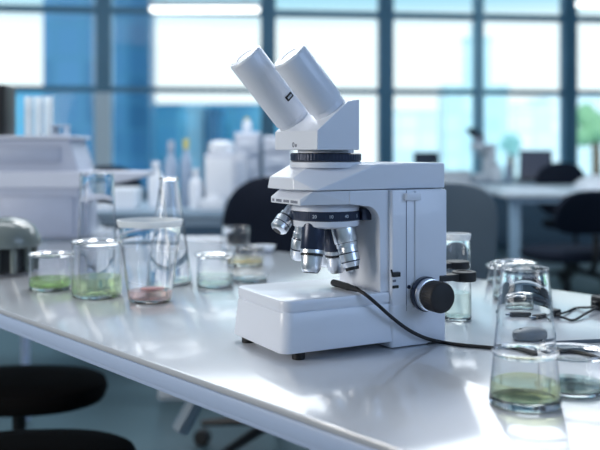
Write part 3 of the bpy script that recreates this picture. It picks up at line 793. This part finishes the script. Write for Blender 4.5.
def cabinet(px0, px1, pyt, Y, rows, m, label, dz=.3, z=TOP):
    a = at(px0, pyt, Y); b = at(px1, pyt, Y); w = b.x - a.x; h = a.z - z
    r = thing('drawer_box', label, 'drawers', ((a.x + b.x) / 2, Y, z), 0, 'drawer boxes on the counter')
    link('carcass', box_bm((-w / 2, 0, 0), (w / 2, dz, h), .006, 1), m, r)
    for q in range(rows):
        z0 = h * (q + .08) / rows; z1 = h * (q + .92) / rows
        d = link('drawer', box_bm((-w / 2 + .008, -.012, z0), (w / 2 - .008, .002, z1), .003, 1), M['dev'], r)
        link('handle', box_bm((-w * .2, -.022, (z0 + z1) / 2 - .006), (w * .2, -.011, (z0 + z1) / 2 + .006), .002, 1), M['devw'], d)
    return r
an = thing('benchtop_analyser', 'pale boxy benchtop unit with a domed white lid on the counter', 'device', ((219 - HX) / F * 3.72, 3.72, TOP), 0)
link('housing', slab(-.062, .11, 0, .24, .004, .235, .012, .004), M['dev'], an)
link('front_panel', box_bm((-.055, -.006, .02), (.055, .003, .215), .003), M['devw'], an)
link('domed_lid', pillow(superell(.055, .08, 2.4), .05, .01, mtx=Matrix.Translation((.0, .10, .257))), M['devw'], an)
link('side_vent', box_bm((.068, -.004, .03), (.104, .003, .20), .002), M['dev2'], an)
cabinet(234, 260, 132, 4.02, 3, M['dev2'], 'tall grey drawer box right of the domed unit on the counter', .2)
cabinet(263, 292, 136, 4.00, 4, M['dev2'], 'grey drawer box at the right end of the counter, beside the microscope', .2)
bottle(247, 0, 4.10, .022, .07, M['bottle'], M['yellowcap'], 'small yellow-capped bottle standing on the tall drawer box', z=at(247, 132, 4.02).z + .0)
bottle(238, 0, 3.66, .024, .075, M['bottle'], M['devw'], 'small white bottle at the front of the counter')
bx = thing('tissue_box', 'white tissue box low at the front of the counter', 'box', ((212 - HX) / F * 3.62, 3.62, TOP), 0)
link('carton', slab(-.045, .045, 0, .06, 0, .045, .004, .002), M['bottle'], bx)
link('tissue', pillow(superell(.02, .008, 2), .04, mtx=Matrix.Translation((0, .03, .05))), M['devw'], bx)
cx_ = thing('carton', 'plain white carton on the counter below the instrument tray', 'box', ((112 - HX) / F * 3.70, 3.70, TOP), 0)
link('carton_body', box_bm((-.085, 0, 0), (.10, .16, .085), .004, 1), M['bottle'], cx_)
for sx in (-1, 1): link('flap', box_bm((-.084 + (.092 if sx > 0 else 0), .003, .085), (.006 + (.092 if sx > 0 else 0), .157, .088), .001, 1), M['devw'], cx_)
# white drawer cabinet under the counter
cb = thing('floor_cabinet', 'white low drawer cabinet under the counter, behind the small glassware', 'cabinet', (-.36, 3.40, 0), 0)
link('carcass', box_bm((-.19, 0, .03), (.19, .10, .655), .004, 1), M['devw'], cb)
for q in range(3):
    d = link('drawer', box_bm((-.18, -.015, .05 + .2 * q), (.18, .002, .235 + .2 * q), .004, 1), M['devw'], cb)
    link('handle', box_bm((-.06, -.03, .19 + .2 * q), (.06, -.014, .205 + .2 * q), .003, 1), M['metalg'], d)

# ---------------------------------------------------------------- items on the right background desks
lp = thing('laptop', 'open dark laptop with tilted screen on the far desk by the window', 'laptop', ((534 - HX) / F * 7.0, 7.0, TOP), -.35)
link('keyboard_deck', slab(-.15, .15, -.11, .11, 0, .016, .01, .003), M['screen'], lp)
mt = Matrix.Translation((0, .115, .014)) @ Matrix.Rotation(math.radians(-14), 4, 'X')
sc = link('screen', box_bm((-.13, -.006, 0), (.13, .006, .24), .004, 1, mt), M['screen'], lp)
link('display', box_bm((-.12, -.0075, .012), (.12, -.0055, .23), .0005, 1, mt), M['navy'], sc)
# dark monitor behind the column, with white tub
mn = thing('tablet_stand', 'small dark screen on a stand behind the microscope arm', 'screen', ((427 - HX) / F * 7.1, 7.1, TOP), .1)
link('panel', box_bm((-.105, -.01, .13), (.105, .012, .235), .005, 1, Matrix.Rotation(math.radians(-8), 4, 'X')), M['screen'], mn)
link('stand', box_bm((-.03, .02, 0), (.03, .035, .16), .004, 1), M['metalg'], mn)
link('stand_base', slab(-.07, .07, -.04, .08, 0, .012, .01, .003), M['metalg'], mn)
tb = thing('storage_tub', 'white storage tub on the far desk behind the microscope', 'tub', ((446 - HX) / F * 7.0, 7.0, TOP), 0)
link('tub_body', slab(-.21, .17, -.13, -.01, 0, .075, .02, .004), M['devw'], tb)
link('tub_lid', slab(-.22, .18, -.14, 0, .075, .088, .02, .004), M['bottle'], tb)
def mini_scope(px, Y, label):
    r = thing('small_microscope', label, 'microscope', ((px - HX) / F * Y, Y, TOP), .5)
    link('base', slab(-.11, .11, -.07, .07, 0, .06, .015, .006), M['devw'], r)
    link('column', slab(.04, .11, -.05, .05, .058, .26, .01, .004), M['devw'], r)
    link('arm', slab(-.09, .11, -.05, .05, .255, .30, .015, .005), M['devw'], r)
    link('head', lathe_bm([(.04, .295), (.045, .31), (.05, .36), (.03, .38)], 28, Matrix.Translation((-.03, 0, 0))), M['dev2'], r)
    for sy in (-1, 1):
        link('eyepiece_tube', lathe_bm([(.02, 0), (.02, .10), (.016, .105)], 20, aim((-.04, sy * .032, .355), (-.66, 0, .5))), M['screen'], r)
    link('objective', lathe_bm([(.012, .19), (.018, .20), (.018, .26)], 20, Matrix.Translation((-.03, 0, 0))), M['chrome'], r)
    return r
mini_scope(482, 7.05, 'out-of-focus white microscope with dark eyepieces on the far desk')
def rbottle(px, Y, w, h, lab, m='bottle'):
    return bottle(px, 0, Y, w, h, M[m], M['devw'], lab)
rbottle(496, 6.95, .05, .15, 'round white bottle left of the laptop on the far desk')
rbottle(508, 7.0, .03, .17, 'slim grey bottle between the white bottle and the laptop', 'bottleg')
bw = thing('bowl', 'white shallow bowl upside down on the white-topped table at the right edge', 'bowl', ((594 - HX) / F * 5.6, 5.6, TOP), 0)
link('shell', lathe_bm([(.13, 0), (.132, .006), (.12, .035), (.09, .062), (.05, .078), (.001, .082)], 40), M['devw'], bw)
link('foot_ring', lathe_bm([(.045, .076), (.045, .09), (.04, .09), (.038, .078)], 32), M['devw'], bw)
pp = thing('paper_stack', 'stack of white paper at the left end of the white-topped table', 'paper', ((527 - HX) / F * 5.55, 5.55, TOP), .05)
link('sheets', slab(-.15, .15, -.105, .105, 0, .012, .003, .0005), M['bottle'], pp)

# hanging lamp at the top right
def pendant(px, py, Y, w, label):
    p = at(px, py, Y); lamp = thing('pendant_lamp', label, 'lamp', (p.x, Y, ZC), 0, 'pendant lamps'); zz = p.z - ZC
    link('lamp_body', slab(0, w, -.08, .08, zz + .0, zz + .05, .03, .008), M['devw'], lamp)
    link('diffuser', slab(.005, w - .005, -.075, .075, zz - .03, zz + .001, .03, .008), M['lamp'], lamp)
    for x in (.12, w - .12):
        bm = bmesh.new(); tube(bm, [(x, 0, zz + .045), (x, 0, -.004)], .006, 8); link('suspension_rod', bm, M['metalg'], lamp)
pendant(150, 8, 7.4, .93, 'white glowing pendant lamp hanging near the window at the top left')
pendant(577, 2, 7.4, 1.0, 'white glowing pendant lamp hanging near the window at the top right')

# ---------------------------------------------------------------- light
w = bpy.data.worlds.new('sky'); bpy.context.scene.world = w; w.use_nodes = True
nt = w.node_tree; nt.nodes.clear()
out = nt.nodes.new('ShaderNodeOutputWorld'); bg = nt.nodes.new('ShaderNodeBackground')
tc = nt.nodes.new('ShaderNodeTexCoord'); sx = nt.nodes.new('ShaderNodeSeparateXYZ'); rp = nt.nodes.new('ShaderNodeValToRGB')
nt.links.new(tc.outputs['Generated'], sx.inputs[0]); nt.links.new(sx.outputs['Z'], rp.inputs[0])
rp.color_ramp.elements[0].position = 0.0; rp.color_ramp.elements[0].color = (0.86, 0.98, 1.0, 1)
rp.color_ramp.elements[1].position = 0.5; rp.color_ramp.elements[1].color = (0.55, 0.80, 1.0, 1)
e = rp.color_ramp.elements.new(0.135); e.color = (0.86, 0.98, 1.0, 1)
e = rp.color_ramp.elements.new(0.165); e.color = (0.36, 0.66, 0.80, 1)
nt.links.new(rp.outputs[0], bg.inputs[0]); bg.inputs[1].default_value = 1.25
nt.links.new(bg.outputs[0], out.inputs[0])
def area(name, loc, target, sx_, sy_, power, col):
    l = bpy.data.lights.new(name, 'AREA'); l.shape = 'RECTANGLE'; l.size = sx_; l.size_y = sy_; l.energy = power; l.color = col
    o = bpy.data.objects.new(name, l); C.objects.link(o); o.location = loc
    d = Vector(target) - Vector(loc); o.rotation_euler = d.to_track_quat('-Z', 'Y').to_euler(); return o
tgt = (0.05, 1.1, .85)
area('key_light', (-2.7, .35, 1.60), tgt, 1.3, 1.2, 50, (1.0, 0.955, 0.90))
area('back_light', (.45, 4.4, 3.1), (0.10, 1.3, .75), 3.8, 1.6, 72, (0.90, 0.95, 1.0))
area('fill_light', (2.8, -.6, 2.2), tgt, 2.0, 1.8, 36, (0.48, 0.66, 1.0))
area('added_bench_fill', (.05, 3.1, 2.9), (-.05, 1.75, .75), 1.4, .6, 34, (0.96, 0.98, 1.0))  # added unseen lamp, whitens the bench top behind the microscope
area('added_counter_fill', (-1.0, 2.3, 3.1), (-.7, 3.9, .9), 2.0, .8, 34, (0.92, 0.95, 1.0))  # no fixture here: added fill that brightens the things on the counter
area('added_room_fill', (0.3, 4.7, 3.15), (0.3, 5.6, 0), 8.5, 1.4, 120, (0.80, 0.92, 1.0))  # added overhead fill without a fixture, lifts the far half of the room
sun = bpy.data.lights.new('sun', 'SUN'); sun.energy = 1.9; sun.angle = .1; sun.color = (1, .98, .94)
so = bpy.data.objects.new('sun', sun); C.objects.link(so); so.rotation_euler = (math.radians(50), 0, math.radians(-20))

# ---------------------------------------------------------------- camera and view
cam = bpy.data.cameras.new('camera'); co = bpy.data.objects.new('camera', cam); C.objects.link(co)
co.location = (0, 0, EYE); co.rotation_euler = (PI / 2, 0, 0)
cam.sensor_width = 36; cam.lens = F / 600 * 36; cam.shift_y = -(225 - HY) / 600
cam.clip_start = .05; cam.clip_end = 500
cam.dof.use_dof = True; cam.dof.focus_distance = 1.09; cam.dof.aperture_fstop = 4.0
sc_ = bpy.context.scene
sc_.camera = co
sc_.view_settings.view_transform = 'Standard'; sc_.view_settings.look = 'None'
sc_.view_settings.exposure = 0.0
cy = sc_.cycles
cy.max_bounces = 14; cy.transparent_max_bounces = 24; cy.transmission_bounces = 10; cy.glossy_bounces = 5; cy.diffuse_bounces = 4
cy.sample_clamp_indirect = 6; cy.caustics_reflective = False; cy.caustics_refractive = True; cy.blur_glossy = .5
cy.use_denoising = True
